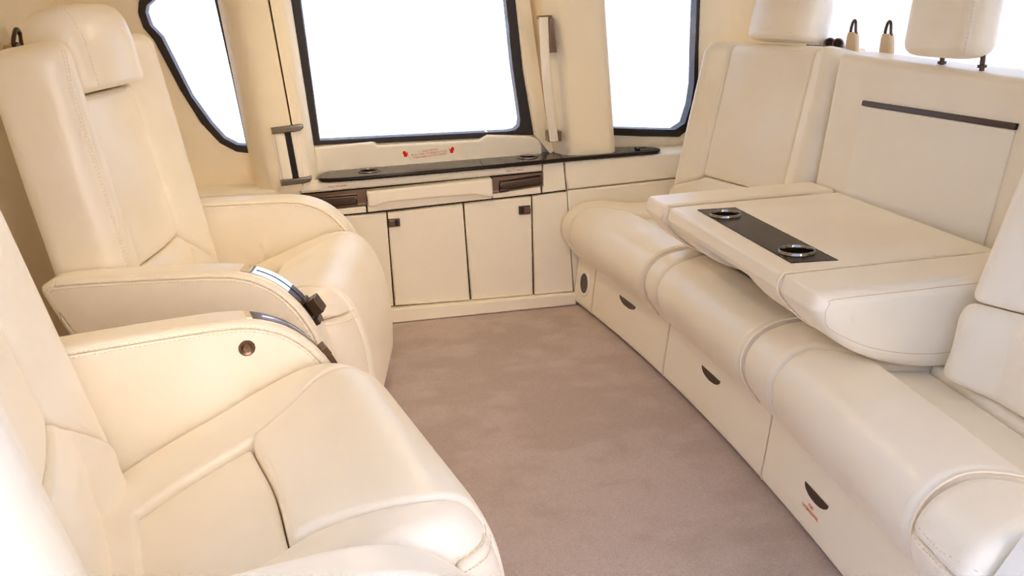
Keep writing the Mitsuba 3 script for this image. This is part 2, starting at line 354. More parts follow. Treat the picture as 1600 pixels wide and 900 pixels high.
# sill panel under the middle window
SILL = [(-.112, .630), (.094, .636), (.109, .622), (.474, .616), (.506, .632), (.664, .617), (.690, .606), (.703, .588), (.707, .535), (-.112, .52)]
P2 = Poly2(SILL, .002, .05)
sill_fn = lambda x, y, z: smax(P2(x, z), np.abs(y-3.345+TL_*(z-.55))-.014, .008)
solo('sill_panel', soft(sill_fn, (-.13, 3.30, .51), (.72, 3.38, .65), .005, 'm_panel'), 'cream panel below the middle window with red writing', 'panel')
sill_y = lambda z: 3.331-TL_*(z-.55)-.0008
for t, x, z, r in (('1   PULL COVER', .287, .5895, .06), ('2   PULL TAPE TO REMOVE SEAL', .284, .5795, .06), ('3   PUSH WINDOW IN CORNER', .287, .5695, .06)):
    part('lettering', ply(text_on_wall(t, .0067, x, sill_y(z), z, r), 'm_redtext', False), 'sill_panel', 'red lettering')
def hand(flip):
    g = [Point(0, 0).buffer(.0052), sbox(-.005, -.008, .005, 0)]
    for i, (x, h) in enumerate(((-.0042, .0085), (-.0015, .0105), (.0013, .010), (.0040, .008))):
        g.append(sbox(x-.0012, 0, x+.0012, h).buffer(.0004))
    th = shapely.affinity.rotate(sbox(.0045, -.003, .0072, .005), -35, origin=(.005, -.003)); g.append(th)
    s = unary_union(g).buffer(.0002)
    s = shapely.affinity.scale(s, 1.05*(-1 if flip else 1), 1.15, origin=(0, 0)); return shapely.affinity.rotate(s, -14 if flip else 14, origin=(0, 0))
for x, z, fl in ((.204, .5845, False), (.373, .5865, True)):
    part('hand_symbol', ply(slab(shapely.affinity.translate(hand(fl), x, z), sill_y(z), sill_y(z)+.002, TL_, z), 'm_red', False), 'sill_panel', 'red hand symbol')
# warm downlights in the ceiling
LX = [(-.30, 1.45, .8, 'above the nearest armchair'), (-.12, 2.40, .35, 'above the far armchair'), (.22, 2.74, 2.5, 'in front of the side cabinet')]
for x, y, gain, where in LX:
    k = thing('ceiling_lamp', 'round warm downlight set in the ceiling ' + where, 'lamp')
    part('rim', ply(lathe([(.078, 0), (.092, -.004), (.096, 0), (.092, .006), (.078, .006), (.078, 0)], (x, y, 1.359)), 'm_chrome', 40), k)
    m = trimesh.creation.cylinder(.078, .003, sections=40); m.apply_translation([x, y, 1.3565])
    part('lens', {**mikit.ply(m, 'm_white_trim'), 'emitter': {'type': 'area', 'radiance': rgb(LAMP*gain, LAMP*gain*.80, LAMP*gain*.50)}}, k, 'glowing lens')
# ------------------------------------------------------------------ the cabinet along the far wall
Y0 = 3.206
solo('ledge', ply([hullbox(-.93, -.168, 3.206, 3.378, .485, .514, .012), convex_panel([(-.93, .02), (-.168, .02), (-.168, .483), (-.93, .483)], 3.208, 3.378, .006)], 'm_panel'), 'cream side ledge under the small window beside the far armchair', 'ledge')
cab = thing('side_cabinet', 'low cream cabinet with two flap doors below the middle window', 'cabinet')
part('carcass', ply(trimesh.creation.box(bounds=[(-.166, 3.226, .0), (.764, 3.375, .512)]), 'm_gap', False), cab, 'dark recess seen in the joints')
part('kickboard', ply(convex_panel([(-.166, .002), (.786, .002), (.786, .047), (-.166, .058)], 3.186, 3.24, .006), 'm_panel'), cab)
part('side_panel', ply(convex_panel([(-.166, .061), (.1135, .0605), (.1155, .403), (-.166, .400)], Y0, 3.25, .005), 'm_panel'), cab)
part('side_panel', ply(convex_panel([(.633, .0505), (.780, .0495), (.765, .428), (.639, .4205)], Y0, 3.25, .005), 'm_panel'), cab)
d1 = part('door', ply(convex_panel([(.1183, .0605), (.3915, .0535), (.3855, .4125), (.1203, .4035)], Y0-.002, 3.25, .009), 'm_panel'), cab)
d2 = part('door', ply(convex_panel([(.3970, .0535), (.6268, .0505), (.6338, .4200), (.3912, .4130)], Y0-.002, 3.25, .009), 'm_panel'), cab)
def latch(d, x0, x1, z0, z1, slot_right):
    part('latch', ply([hullbox(x0, x1, Y0-.008, Y0+.02, z0, z1, .003)], 'm_bronze_dark'), d, 'dark bronze push latch')
    k = key_for('latch', d)
    xs = (x1-.016, x1-.008) if slot_right else (x0+.008, x0+.016)
    part('latch_plate', ply([hullbox(*((x0+.004, x1-.018) if slot_right else (x0+.018, x1-.004)), Y0-.012, Y0, z0+.004, z1-.004, .002), hullbox(x0+.002, x1-.002, Y0-.0095, Y0, z0-.0005, z0+.003, .001)], 'm_bronze'), d)
    part('latch_slot', ply(hullbox(*xs, Y0-.0088, Y0, z0+.003, z1-.003, .001), 'm_black'), d)
latch(d1, .118, .160, .353, .382, True)
latch(d2, .585, .628, .359, .390, False)
# fascia between doors and worktop
part('fascia_band', ply(convex_panel([(-.168, .4925), (.6785, .5065), (.6785, .5360), (-.168, .5285)], Y0, 3.26, .012), 'm_panel'), cab)
part('fascia_panel', ply(convex_panel([(.6745, .4295), (.7625, .4340), (.7555, .5365), (.6815, .5345)], Y0, 3.26, .006), 'm_panel'), cab)
G2 = Poly2([(.052, .4885), (.492, .5005), (.4935, .4345), (.475, .4345), (.43, .4465), (.285, .4475), (.118, .4445), (.085, .434), (.056, .4325)], .002, .04)
grip = lambda x, y, z: smax(G2(x, z), np.abs(y-3.212)-.03, .010)
part('grip_panel', soft(grip, (.04, 3.17, .42), (.51, 3.25, .51), .0045, 'm_panel'), cab, 'long cream pull ledge')
part('fascia_strip', ply(convex_panel([(.0525, .4105), (.4915, .4235), (.4915, .446), (.0525, .446)], Y0+.004, 3.25, .003), 'm_panel'), cab)
part('fascia_strip', ply(convex_panel([(-.168, .4075), (.0475, .4105), (.0475, .4335), (-.168, .4275)], Y0+.002, 3.25, .003), 'm_panel'), cab)
part('fascia_strip', ply(convex_panel([(.4945, .4240), (.6695, .4290), (.6695, .4545), (.4945, .4410)], Y0+.002, 3.25, .003), 'm_panel'), cab)
for x0, x1, zl, zr, zt0, zt1 in ((-.166, .051, .435, .437, .490, .494), (.4955, .679, .4425, .4565, .500, .5045)):
    tray = part('recess_tray', ply([slab(Polygon([(x0, zl), (x1, zr), (x1, zt1), (x0, zt0)]), Y0+.013, Y0+.02), slab(Polygon([(x0, zt0-.006), (x1, zt1-.006), (x1, zt1), (x0, zt0)]), Y0-.002, Y0+.02),
        slab(Polygon([(x1-.005, zr), (x1, zr), (x1, zt1), (x1-.005, zt1)]), Y0-.002, Y0+.02), slab(Polygon([(x0, zl), (x1, zr), (x1, zr+.004), (x0, zl+.004)]), Y0+.0, Y0+.02)], 'm_bronze', False), cab, 'polished bronze recess')
    if x0 < 0:
        part('pull_handle', ply(convex_panel([(x0+.02, .441), (.020, .443), (.020, .4765), (x0+.02, .4745)], Y0-.006, Y0+.012, .006), 'm_bronze_dark'), tray, 'dark pull handle')
    else:
        part('pull_handle', ply([convex_panel([(.520, .4490), (.668, .4605), (.668, .4935), (.522, .4845)], Y0-.006, Y0+.012, .008), convex_panel([(.521, .4445), (.553, .4470), (.553, .458), (.521, .456)], Y0-.008, Y0+.008, .003)], 'm_bronze_dark'), tray, 'dark pull handle')
for x, z in ((-.043, .5105), (.577, .5195)):
    part('lettering', ply(text_on_wall('PULL TO OPEN', .0062, x, Y0-.0010, z-.003, .015), 'm_redtext', False), cab, 'red lettering')
# cream panels running on behind the bench
sp = thing('side_lining', 'cream padded side lining between cabinet and bench under the right window', 'lining')
part('lining_panel', ply(convex_panel([(.7665, .4345), (1.46, .4545), (1.46, .540), (.7595, .5375)], Y0-.001, 3.25, .010), 'm_panel'), sp)
part('lining_panel', ply(convex_panel([(.785, .0), (1.46, .0), (1.46, .4500), (.7675, .4300)], Y0, 3.25, .008), 'm_panel'), sp)
part('lining_top', ply(convex_panel([(.765, .515), (1.615, .515), (1.615, .538), (.765, .536)], Y0+.012, 3.374, .004), 'm_panel'), sp)
part('lining_back', ply(trimesh.creation.box(bounds=[(.77, 3.24, 0), (1.6, 3.374, .512)]), 'm_gap', False), sp)
# glossy worktop
wt = thing('worktop', 'long glossy black worktop with two cup holders on the cabinet', 'worktop')
out = spline([(-.098, 3.215), (-.085, 3.190), (-.04, 3.176), (.05, 3.170), (.30, 3.176), (.60, 3.188), (.80, 3.198), (1.0, 3.204), (1.08, 3.207), (1.112, 3.222), (1.118, 3.250), (1.09, 3.30), (1.0, 3.335), (.80, 3.345), (.4, 3.345), (.0, 3.338), (-.07, 3.325), (-.094, 3.27)], 8)
W = Polygon(out)
zc = lambda x: .5450+.0085*x
def rise(m, base=0.0): v = m.vertices.copy(); v[:, 2] += zc(v[:, 0])-base; m.vertices = v; return m
def fine(poly, z0, z1, step=.05):
    m = flat(poly, z0, z1); return m
cups = [(.070, 3.262, .037), (.640, 3.275, .036)]
hole = unary_union([Point(x, y).buffer(r-.001) for x, y, r in cups])
seams = [.128, .452, .742]
edges = [-.2]+seams+[1.3]
for a, b in zip(edges[:-1], edges[1:]):
    g = W.buffer(-.003).intersection(Polygon([(a+.0012, 3.0), (b-.0012, 3.0), (b-.0012+.03, 3.6), (a+.0012+.03, 3.6)])).difference(hole)
    part('worktop_panel', ply(rise(flat(g, -.004, .0)), 'm_gloss_black', False), wt, 'glossy black panel')
part('worktop_base', ply(rise(flat(W.difference(hole), -.014, -.0022)), 'm_gloss_black', False), wt)
part('worktop_edge', ply(rise(tube(np.c_[out, np.full(len(out), -.0065)], .0068, 8, True)), 'm_gloss_black', 60), wt, 'glossy black rounded edge')
for x, y, r in cups:
    c = part('cup_holder', ply(lathe([(0.0001, -.026), (r-.004, -.026), (r-.003, -.002), (r-.001, -.002), (r-.001, -.029), (.0001, -.029)], (x, y, zc(x))), 'm_gloss_black', 40), wt, 'black cup well')
    part('ring', ply(lathe([(r-.003, 0), (r-.002, .003), (r, .004), (r+.0015, .003), (r+.002, 0), (r, -.001), (r-.003, -.001), (r-.003, 0)], (x, y, zc(x)+.0008)), 'm_dark_chrome', 50), c, 'chrome ring')
solo('sunglass_clip', ply([hullbox(1.035, 1.045, 3.222, 3.262, .5535, .562, .002), hullbox(1.035, 1.075, 3.240, 3.246, .558, .562, .0015)], 'm_black'), 'tiny black clip lying at the pointed end of the black worktop', 'clip')
# pull latch on the left pillar
pl = thing('pillar_latch', 'chrome and cream vertical pull latch set in the left window pillar', 'latch')
def yl(x, z): return 3.203-.0875*(z-.505)
def lean(m):
    v = m.vertices.copy(); f = (v[:, 2]-.54); v[:, 1] += 3.1975-.088*(v[:, 2]-.505); v[:, 0] += -.064*f; m.vertices = v; return m
part('backplate', ply(lean(hullbox(-.229, -.131, .001, .02, .545, .715, .003)), 'm_panel'), pl)
part('bracket', ply(lean(convex_panel([(-.226, .706), (-.152, .709), (-.134, .712), (-.122, .720), (-.122, .731), (-.134, .734), (-.226, .728)], -.016, .012, .005)), 'm_dark_chrome', 40), pl, 'chrome upper bracket')
part('bracket', ply(lean(convex_panel([(-.228, .529), (-.150, .533), (-.132, .537), (-.124, .546), (-.124, .556), (-.228, .550)], -.016, .012, .005)), 'm_dark_chrome', 40), pl, 'chrome lower bracket')
part('grip_bar', ply(lean(hullbox(-.222, -.186, -.010, .012, .548, .708, .008)), 'm_panel'), pl)
part('slot', ply(lean(hullbox(-.190, -.166, -.004, .010, .548, .712, .001)), 'm_black'), pl, 'black slot')
part('grip_bar', ply(lean(hullbox(-.168, -.148, -.006, .012, .550, .710, .006)), 'm_panel'), pl)
# strap handle on the right pillar
sh = thing('strap_handle', 'slender cream strap handle with bronze end brackets on the right window pillar', 'handle')
ys = lambda z: 3.222-.0928*(z-.552)
cx = lambda z: .7235-.034*((z-.607)/.43)
zz = np.linspace(.612, 1.035, 18)
ctr = np.array([(cx(z)-.012*math.sin(math.pi*(z-.612)/.42), ys(z)-.012-.022*math.sin(math.pi*(z-.612)/.423), z) for z in zz])
sec = spline([(-.0125, -.004), (.0125, -.004), (.0125, .005), (-.0125, .005)], 4)
part('strap', ply(loft([[(c[0]+q[0], c[1]+q[1], c[2]) for q in sec] for c in ctr]), 'm_leather', 40), sh)
part('bracket', ply(hullbox(.704, .752, ys(.63)-.006, ys(.63)+.05, .609, .646, .003), 'm_bronze'), sh, 'bronze lower bracket')
part('bracket', ply(convex_panel([(.705, .918), (.733, .918), (.722, 1.03), (.712, 1.03)], ys(.97)-.018, ys(.97)+.06, .002), 'm_bronze'), sh, 'bronze upper bracket')
part('end_cap', ply(hullbox(.678, .722, ys(1.03)-.004, ys(1.03)+.05, 1.028, 1.040, .002), 'm_bronze'), sh, 'bronze end cap')
# ------------------------------------------------------------------ two captain armchairs, local axes: u forward, v to the far side, z up
CP = Poly2(spline([(-.11, .275), (-.06, .302), (0, .332), (.07, .362), (.139, .388), (.2, .414), (.27, .440), (.322, .448), (.362, .440), (.392, .412), (.418, .355), (.432, .29), (.438, .22), (.438, .15), (.430, .085), (.40, .065), (.25, .065), (0, .065), (-.09, .10), (-.12, .18)], 8))
HW = .352
vs_ = lambda u: .185+.085*sstep(.15, .33, u)
def plan(u, v): return u+.05*np.maximum(0, (np.abs(v)-.20)/.15)**2.5
def seat_S(u, v, z): return smax(CP(plan(u, v), z), np.abs(v)-HW, .05)
def wrinkle(u, v, z, a=.0016): return a*(meshkit.noise(np.stack([u*9, v*26, z*9], -1), 3)-.5)*2
def front_cushion(u, v, z): return smaxs(.016, seat_S(u, v, z)-.003, np.abs(v)-vs_(u)+.0012, .1445+.004*np.cos(v*16)-u)
def rear_insert(u, v, z): return smaxs(.012, seat_S(u, v, z)+.020, np.abs(v)-.184, u-.1425-.004*np.cos(v*16), -.095-u)
def bolster(sg):
    def fn(u, v, z):
        w = v*sg
        cut = smax(.33-u, z-.383, .01)
        return smaxs(.014, seat_S(u, v, z)+.004-.006*np.exp(-((w-.27)/.05)**2)+wrinkle(u, v, z), vs_(u)-w+.0012, -cut, .1-z)
    return fn
def corner(sg):
    def fn(u, v, z):
        w = v*sg
        return smaxs(.010, seat_S(u, v, z)+.002, vs_(u)-w+.0012, .332-u, z-.3805)
    return fn
ARM = Poly2(spline([(-.262, .515), (-.250, .538), (-.215, .546), (-.10, .548), (.06, .548), (.15, .545), (.205, .534), (.255, .509), (.298, .468), (.330, .418), (.352, .362), (.362, .30), (.350, .255), (.30, .235), (.1, .235), (-.12, .28), (-.19, .36), (-.222, .42)], 8))
AV0, AV1 = .3555, .445
def arm_body(sg):
    vc, hv = sg*(AV0+AV1)/2, (AV1-AV0)/2
    return lambda u, v, z: smaxs(.006, ARM(u, z)+.0008, np.abs(v-vc)-hv+.0008, ARM(u, z+.0175)-.0) if False else smaxs(.005, ARM(u, z)+.0012, np.abs(v-vc)-hv+.001, -(-(ARM(u, z)+.016)))
def arm_fn(sg):
    vc, hv = sg*(AV0+AV1)/2, (AV1-AV0)/2
    return lambda u, v, z: smax(ARM(u, z), np.abs(v-vc)-hv, .022)
def arm_core(sg):
    f = arm_fn(sg); return lambda u, v, z: smax(f(u, v, z)+.0004, -np.maximum(-(ARM(u, z)+.0156), -.228-u), .003)
def arm_cap(sg):
    f = arm_fn(sg); return lambda u, v, z: smaxs(.0035, f(u, v, z), np.maximum(-(ARM(u, z)+.0155), -.2275-u), .29-z)
def back_fns(hw, hi, proud, B, lean, top, ins_top, lum, thick=.13, head=None, kr=.06, ins=.001, ks=.012, slope=.55, ki=.010):
    """backrest in (s up the back, t forward of the insert, v)"""
    c, sn = 1/math.hypot(1, lean), lean/math.hypot(1, lean)
    def stt(u, v, z):
        du, dz = u-B[0], z-B[1]; return dz*c-du*sn, du*c+dz*sn
    def Tf(av, s):
        return proud*sstep(hi-.012, hi+.095, av)*(1-.35*sstep(hw-.06, hw, av)) + .012*(1-(av/hi)**2)*(av < hi)
    def shell(s, t, v):
        av = np.abs(v)
        top_ = top-.018*np.maximum(0, (av-hi)/(hw-hi))**2
        return smax(smaxs(kr, (t-Tf(av, s))*.88, av-hw+.012*sstep(top-.35, top, s)), smaxs(.03, s-top_, -t-thick), .045)
    sl = lambda av: lum-slope*np.maximum(0, av-hi+.01)
    def insert(u, v, z):
        s, t = stt(u, v, z); return smaxs(ki, shell(s, t, v)+ins, np.abs(v)-hi+.0008, s-ins_top, sl(np.abs(v))+.0008-s)
    def side(sg):
        def fn(u, v, z):
            s, t = stt(u, v, z); w = v*sg; return smaxs(ks, shell(s, t, v), hi+.0008-w, sl(np.abs(v))+.0008-s)
        return fn
    def lumbar(u, v, z):
        s, t = stt(u, v, z); return smaxs(.016, shell(s, t-.012*sstep(-.02, .07, s)*(1-sstep(lum-.05, lum, s)), v), s-sl(np.abs(v))+.0008, -.06-s)
    def core(u, v, z):
        s, t = stt(u, v, z); return smaxs(.02, shell(s, t, v)+.03, s-ins_top+.01)
    def headrest(u, v, z):
        s, t = stt(u, v, z); s0, s1, t0, t1, hv = head
        f = smaxs(.06, s-s1+.12*t*t*8, -t+t0, np.abs(v)-hv); f = smax(f, (t-t1+1.3*v*v+1.8*np.maximum(0, s-(s0+s1)/2)**2)*.92, .045)
        return smax(f, s0-s+.04*np.maximum(0, -t), .02)
    inv = lambda s, t, v: (B[0]+t*c-s*sn, v, B[1]+s*c+t*sn)
    return dict(insert=insert, side=side, lumbar=lumbar, core=core, headrest=headrest, inv=inv, stt=stt)
BK = back_fns(.350, .186, .044, (-.114, .33), .145, .735, .598, .160, .135, (.604, .81, -.112, .070, .180), .05, .008, .034, 1.15, .022)
def tw_of(O, deg): return T().translate([O[0], O[1], 0]).rotate([0, 0, 1], deg)
H = .0052
lib = {}
def prep(name, fn, lo, hi, h=H, mat='m_leather'): lib[name] = soft(fn, lo, hi, h, mat)
prep('front_cushion', front_cushion, (.12, -.30, .05), (.50, .30, .47))
prep('rear_insert', rear_insert, (-.12, -.2, .05), (.16, .2, .42))
prep('bol', bolster(1), (-.13, .15, .08), (.5, .37, .47)); prep('bol-', bolster(-1), (-.13, -.37, .08), (.5, -.15, .47))
prep('cor', corner(1), (.31, .15, .05), (.5, .37, .40)); prep('cor-', corner(-1), (.31, -.37, .05), (.5, -.15, .40))
for s, q in ((1, ''), (-1, '-')):
    lo, hi = (AV0-.01, AV1+.01) if s > 0 else (-AV1-.01, -AV0+.01)
    prep('armc'+q, arm_core(s), (-.25, lo, .22), (.38, hi, .56)); prep('armk'+q, arm_cap(s), (-.25, lo, .28), (.38, hi, .56), .004)
prep('insert', BK['insert'], (-.32, -.2, .3), (.03, .2, 1.0)); prep('lumbar', BK['lumbar'], (-.32, -.37, .22), (.06, .37, .6))
prep('side', BK['side'](1), (-.38, .16, .27), (.05, .37, 1.1)); prep('side-', BK['side'](-1), (-.38, -.37, .27), (.05, -.16, 1.1))
prep('head', BK['headrest'], (-.40, -.2, .88), (.0, .2, 1.2))
def local(meshes, mat, smooth=40): return ply(meshes, mat, smooth)
lib['base'] = local([hullbox(-.16, .39, -.325, .325, .012, .24, .04, 4), hullbox(-.27, -.06, -.354, .354, .10, .292, .016, 3)], 'm_leather')
lib['foot'] = local([hullbox(-.12, .34, -.27, .27, .0, .03, .008)], 'm_gap')
cushion_all = lambda u, v, z: seat_S(u, v, z)
# threads and piping
st = []
for s in (1, -1):
    f = arm_fn(s)
    pr = np.array([(u, z) for u, z in spline([(-.246, .515), (-.236, .526), (-.21, .5302), (-.10, .532), (.06, .532), (.15, .529), (.200, .519), (.246, .496), (.286, .457), (.316, .410), (.337, .356), (.347, .31)], 8, False)])
    for vv in (AV0, AV1):
        c3 = np.c_[pr[:, 0], np.full(len(pr), s*vv), pr[:, 1]]
        for off in (.0045, -.0045): st.append(stitches(f, c3, off))
lib['arm_thread'] = local(st[:4], 'm_stitch', False); lib['arm_thread-'] = local(st[4:], 'm_stitch', False)
def back_line(sg, v, s0, s1, t=.05): return np.array([BK['inv'](s, t, sg*(v+(.0 if s < s1-.08 else -.25*(s-s1+.08)))) for s in np.linspace(s0, s1, 30)])
def back_all(sg): return BK['side'](sg)
for s, q in ((1, ''), (-1, '-')):
    ln = back_line(s, .322, .19, .705); f = back_all(s)
    lib['back_thread'+q] = local([stitches(f, ln, o) for o in (.003, -.003)], 'm_stitch', False)
    cs = np.array([(u, s*v, .42) for u, v in [(.345, .33), (.38, .325), (.41, .30), (.425, .28)]])
    fb = bolster(s); pts = np.array([(u, s*v, .391) for u, v in [(.335, .352), (.36, .350), (.39, .335), (.41, .315), (.425, .29), (.43, .275)]])
    lib['cush_thread'+q] = local([stitches(seat_S, pts+[0, 0, dz], 0) for dz in (.003, -.018)], 'm_stitch', False)
hd = np.array([BK['inv'](s, .03-.2*max(0, s-.72), -.150) for s in np.linspace(.62, .80, 30)])
lib['head_thread'] = local([stitches(BK['headrest'], hd*[1, sg, 1], o) for sg in (1, -1) for o in (0,)], 'm_stitch', False)
def pipe(fn, pts, r, mat='m_piping', lift=.0): return ply(tube(onto(fn, resample(pts, .008), lift), r, 6), mat, 60)
def curve_top(s, u0, u1, v, n=20):
    return np.array([(u, s*v, .02+np.interp(u, *ARMTOP)) for u in np.linspace(u0, u1, n)])
at = spline([(-.25, .538), (-.215, .546), (-.10, .548), (.06, .548), (.15, .545), (.205, .534), (.255, .509), (.298, .468), (.330, .418), (.352, .362)], 10, False)
ARMTOP = (at[:, 0], at[:, 1])
def ribbon(s, a0, a1, w, lift, thick):
    """a strip following the top of the armrest between the arc fractions a0 and a1"""
    i0, i1 = int(a0*(len(at)-1)), int(a1*(len(at)-1)); p = at[i0:i1+1]; t = np.gradient(p, axis=0); t /= np.linalg.norm(t, axis=1, keepdims=True); nn = np.c_[-t[:, 1], t[:, 0]]
    vc = s*(AV0+AV1)/2; rings = []
    for q, m in zip(p, nn):
        a, b = q+m*(lift), q+m*(lift-thick)
        rings.append([(a[0], vc-w/2, a[1]), (a[0], vc+w/2, a[1]), (b[0], vc+w/2, b[1]), (b[0], vc-w/2, b[1])])
    return loft(rings)
def block(s, a, ln, w, h, lift, r=.003):
    i = int(a*(len(at)-1)); q = at[i]; t = at[i+1]-at[i-1]; t /= np.linalg.norm(t)
    m = hullbox(-ln/2, ln/2, -w/2, w/2, lift, lift+h, r); v = m.vertices
    m.vertices = np.stack([q[0]+v[:, 0]*t[0]-v[:, 2]*t[1], v[:, 1]+s*(AV0+AV1)/2, q[1]+v[:, 0]*t[1]+v[:, 2]*t[0]], 1); return m
def arm_controls(arm, s, tw, kind):
    if kind == 'lever':
        part('control_plate', ply(ribbon(s, .50, .735, .056, .0012, .01), 'm_chrome', False, tw), arm, 'polished chrome strip with a black slit')
        part('control_plate', ply(ribbon(s, .737, .93, .056, .0008, .01), 'm_bronze_dark', False, tw), arm, 'dark bronze lower strip')
        part('slit', ply(ribbon(s, .57, .90, .003, .002, .008), 'm_black', False, tw), arm)
        part('lever', ply([block(s, .865, .040, .044, .026, .004, .003), block(s, .815, .010, .036, .012, -.002, .002), block(s, .915, .016, .042, .011, -.002, .002)], 'm_bronze_dark', 35, tw), arm, 'dark bronze lever block')
    else:
        part('control_plate', ply(ribbon(s, .50, .525, .046, .0012, .01), 'm_chrome', False, tw), arm, 'chrome end of the control strip')
        part('control_plate', ply([ribbon(s, .526, .84, .046, .0008, .01)], 'm_bronze_dark', False, tw), arm, 'dark bronze strip with a slit')
        part('slit', ply(ribbon(s, .575, .80, .004, .0018, .008), 'm_chrome', False, tw), arm)
        part('lever', ply([block(s, .905, .044, .034, .012, -.001, .002), block(s, .845, .022, .034, .016, -.003, .002)], 'm_bronze', 35, tw), arm, 'bronze lever block')
def armchair(O, deg, label, far):
    k = thing('armchair', label, 'armchair', None); tw = tw_of(O, deg)
    # the near chair leans back a little more and its outer armrest is set lower
    twb = tw if far else tw @ T().translate([-.135, 0, .33]).rotate([0, 1, 0], -3.6).translate([.123, 0, -.33])
    low = tw if far else tw @ T().translate([.030, 0, -.075])
    P = lambda n, key, par=k, w=tw, **q: part(n, {**lib[key], 'to_world': w}, par, **q)
    P('base', 'base'); P('foot', 'foot', label='dark plinth')
    P('front_cushion', 'front_cushion'); P('seat_cushion', 'rear_insert')
    for q in ('', '-'):
        ta = low if q else tw
        b = P('side_bolster', 'bol'+q); P('stitching', 'cush_thread'+q, b, kind='stuff'); P('front_corner', 'cor'+q)
        a = P('armrest', 'armc'+q, w=ta); P('armrest_cap', 'armk'+q, a, ta); P('stitching', 'arm_thread'+q, a, ta, kind='stuff')
        if far and q: arm_controls(a, -1, tw, 'lever')
        if not far and not q:
            arm_controls(a, 1, tw, 'strip')
            c = (.170, AV0-.0, .489)
            part('button', ply([lathe([(.0001, .0035), (.0075, .004), (.0085, .002), (.009, .001), (.0135, .003), (.0155, .0015), (.016, -.004), (.0001, -.004)], c, 'y')], 'm_bronze', 40, tw), a, 'round bronze button in a ring')
    P('backrest_panel', 'insert', w=twb); P('lumbar_pad', 'lumbar', w=twb)
    for q in ('', '-'):
        w = P('back_bolster', 'side'+q, w=twb)
        if far or not q: P('stitching', 'back_thread'+q, w, twb, kind='stuff')
    h = P('headrest', 'head', w=twb); P('stitching', 'head_thread', h, twb, kind='stuff')
    return k
armchair((-.381, 2.537), -8, 'cream leather armchair with a visible headrest, beside the small curved window', True)
armchair((-.307, 1.33), 13, 'cream leather armchair nearest the camera, round button inside its armrest', False)
# ------------------------------------------------------------------ the bench along the right side
xf = lambda y: .888-.052*(y-1.9)**2
bench = thing('bench_sofa', 'three-seat cream leather bench along the right side with drawers beneath', 'bench')
BP = Poly2(spline([(.005, .192), (-.035, .222), (-.060, .262), (-.068, .305), (-.055, .345), (-.025, .374), (.02, .390), (.07, .394), (.12, .386), (.17, .378), (.22, .374), (.30, .380), (.45, .40), (.49, .38), (.49, .24), (.44, .195), (.2, .192)], 8))
bS = lambda x, y, z: BP(x-xf(y), z)
H2 = .0055
def bpart(name, fn, y0, y1, x0=.68, x1=1.42, z0=.17, z1=.43, **q): return part(name, soft(fn, (x0, y0, z0), (x1, y1, z1), H2, 'm_leather'), bench, **q)
def bounds_y(x, y, lo, hi):
    """signed distance to the strip between two border curves lo(d), hi(d)"""
    d = x-xf(y); return np.maximum(lo(d)-y, y-hi(d))
cst = lambda v: (lambda d: v+0*d)
bord = lambda v0, v1: (lambda d: v0+(v1-v0)*sstep(.0, .12, d))
def seg(lo, hi, k=.016, off=0.0, xs=None):
    def fn(x, y, z):
        d = x-xf(y); f = smaxs(k, bS(x, y, z)+off, (lo(d)+.001-y), (y-hi(d)+.001))
        if xs is not None: f = smax(f, xs(d), .012)
        return f
    return fn
ROLL = lambda d: d-.0985
REAR = lambda d: np.maximum(.1005-d, d-.215)
BAND = lambda d: .217-d
F_ = {}
def seat_row(ylo, yhi, mlo, mhi, ends):
    """one seat: front roll, sunk insert, a bolster on the sides that have one"""
    bpart('front_roll', seg(mlo, mhi, .024, -.003, ROLL), ylo-.09, yhi+.02)
    bpart('seat_insert', seg(mlo, mhi, .012, .016, REAR), ylo-.09, yhi+.02)
    bpart('rear_band', seg(mlo, mhi, .014, .002, BAND), ylo-.09, yhi+.02)
    for lo, hi in ends: bpart('seat_bolster', seg(lo, hi, .028), ylo-.02, yhi+.02)
seat_row(2.46, 3.203, cst(2.462), bord(3.10, 2.95), [(bord(3.10, 2.95), cst(3.198))])
seat_row(1.81, 2.46, cst(1.812), bord(2.355, 2.38), [(bord(2.355, 2.38), cst(2.458))])
seat_row(1.12, 1.81, bord(1.112, 1.065), bord(1.655, 1.545), [(bord(1.655, 1.545), cst(1.808))])
part('seat_core', soft(lambda x, y, z: smaxs(.02, bS(x, y, z)+.026, y-3.19, .98-y), (.72, .95, .17), (1.42, 3.22, .42), .012, 'm_leather'), bench)
# end bolster with its cross seam
eb = lambda x, y, z: smaxs(.04, bS(x+.012, y, z)-.004, y-bord(1.108, 1.06)(x-xf(y)), .945-y)
upper = lambda x, y, z: smax(eb(x, y, z), .318+.015*np.sin((x-.8)*6)-z, .010)
lower = lambda x, y, z: smax(eb(x, y, z), z-.316-.015*np.sin((x-.8)*6), .008)
eu = bpart('end_bolster', upper, .92, 1.15); bpart('end_bolster', lower, .92, 1.15)
pts = np.array([(x, y, .317+.015*math.sin((x-.8)*6)) for x, y in [(.80, 1.08), (.79, 1.05), (.79, 1.01), (.81, .97), (.86, .95), (.93, .945)]])
part('stitching', ply([stitches(eb, pts+[0, 0, dz], 0) for dz in (.007, -.007)], 'm_stitch', False), eu, kind='stuff')
# piping between the seats
for yb, ye in ((2.460, 2.460), (1.810, 1.810), (1.111, 1.063)):
    pr = spline([(.0, .195), (-.035, .222), (-.060, .262), (-.068, .305), (-.055, .345), (-.025, .374), (.02, .390), (.07, .394), (.12, .386), (.2, .368)], 8, False)
    part('piping', ply(tube(onto(lambda x, y, z: bS(x, y, z), np.array([(xf(yb)+d, bord(yb, ye)(d), z) for d, z in pr]), .0005), .0028, 7), 'm_piping', 60), bench, 'raised cream piping')
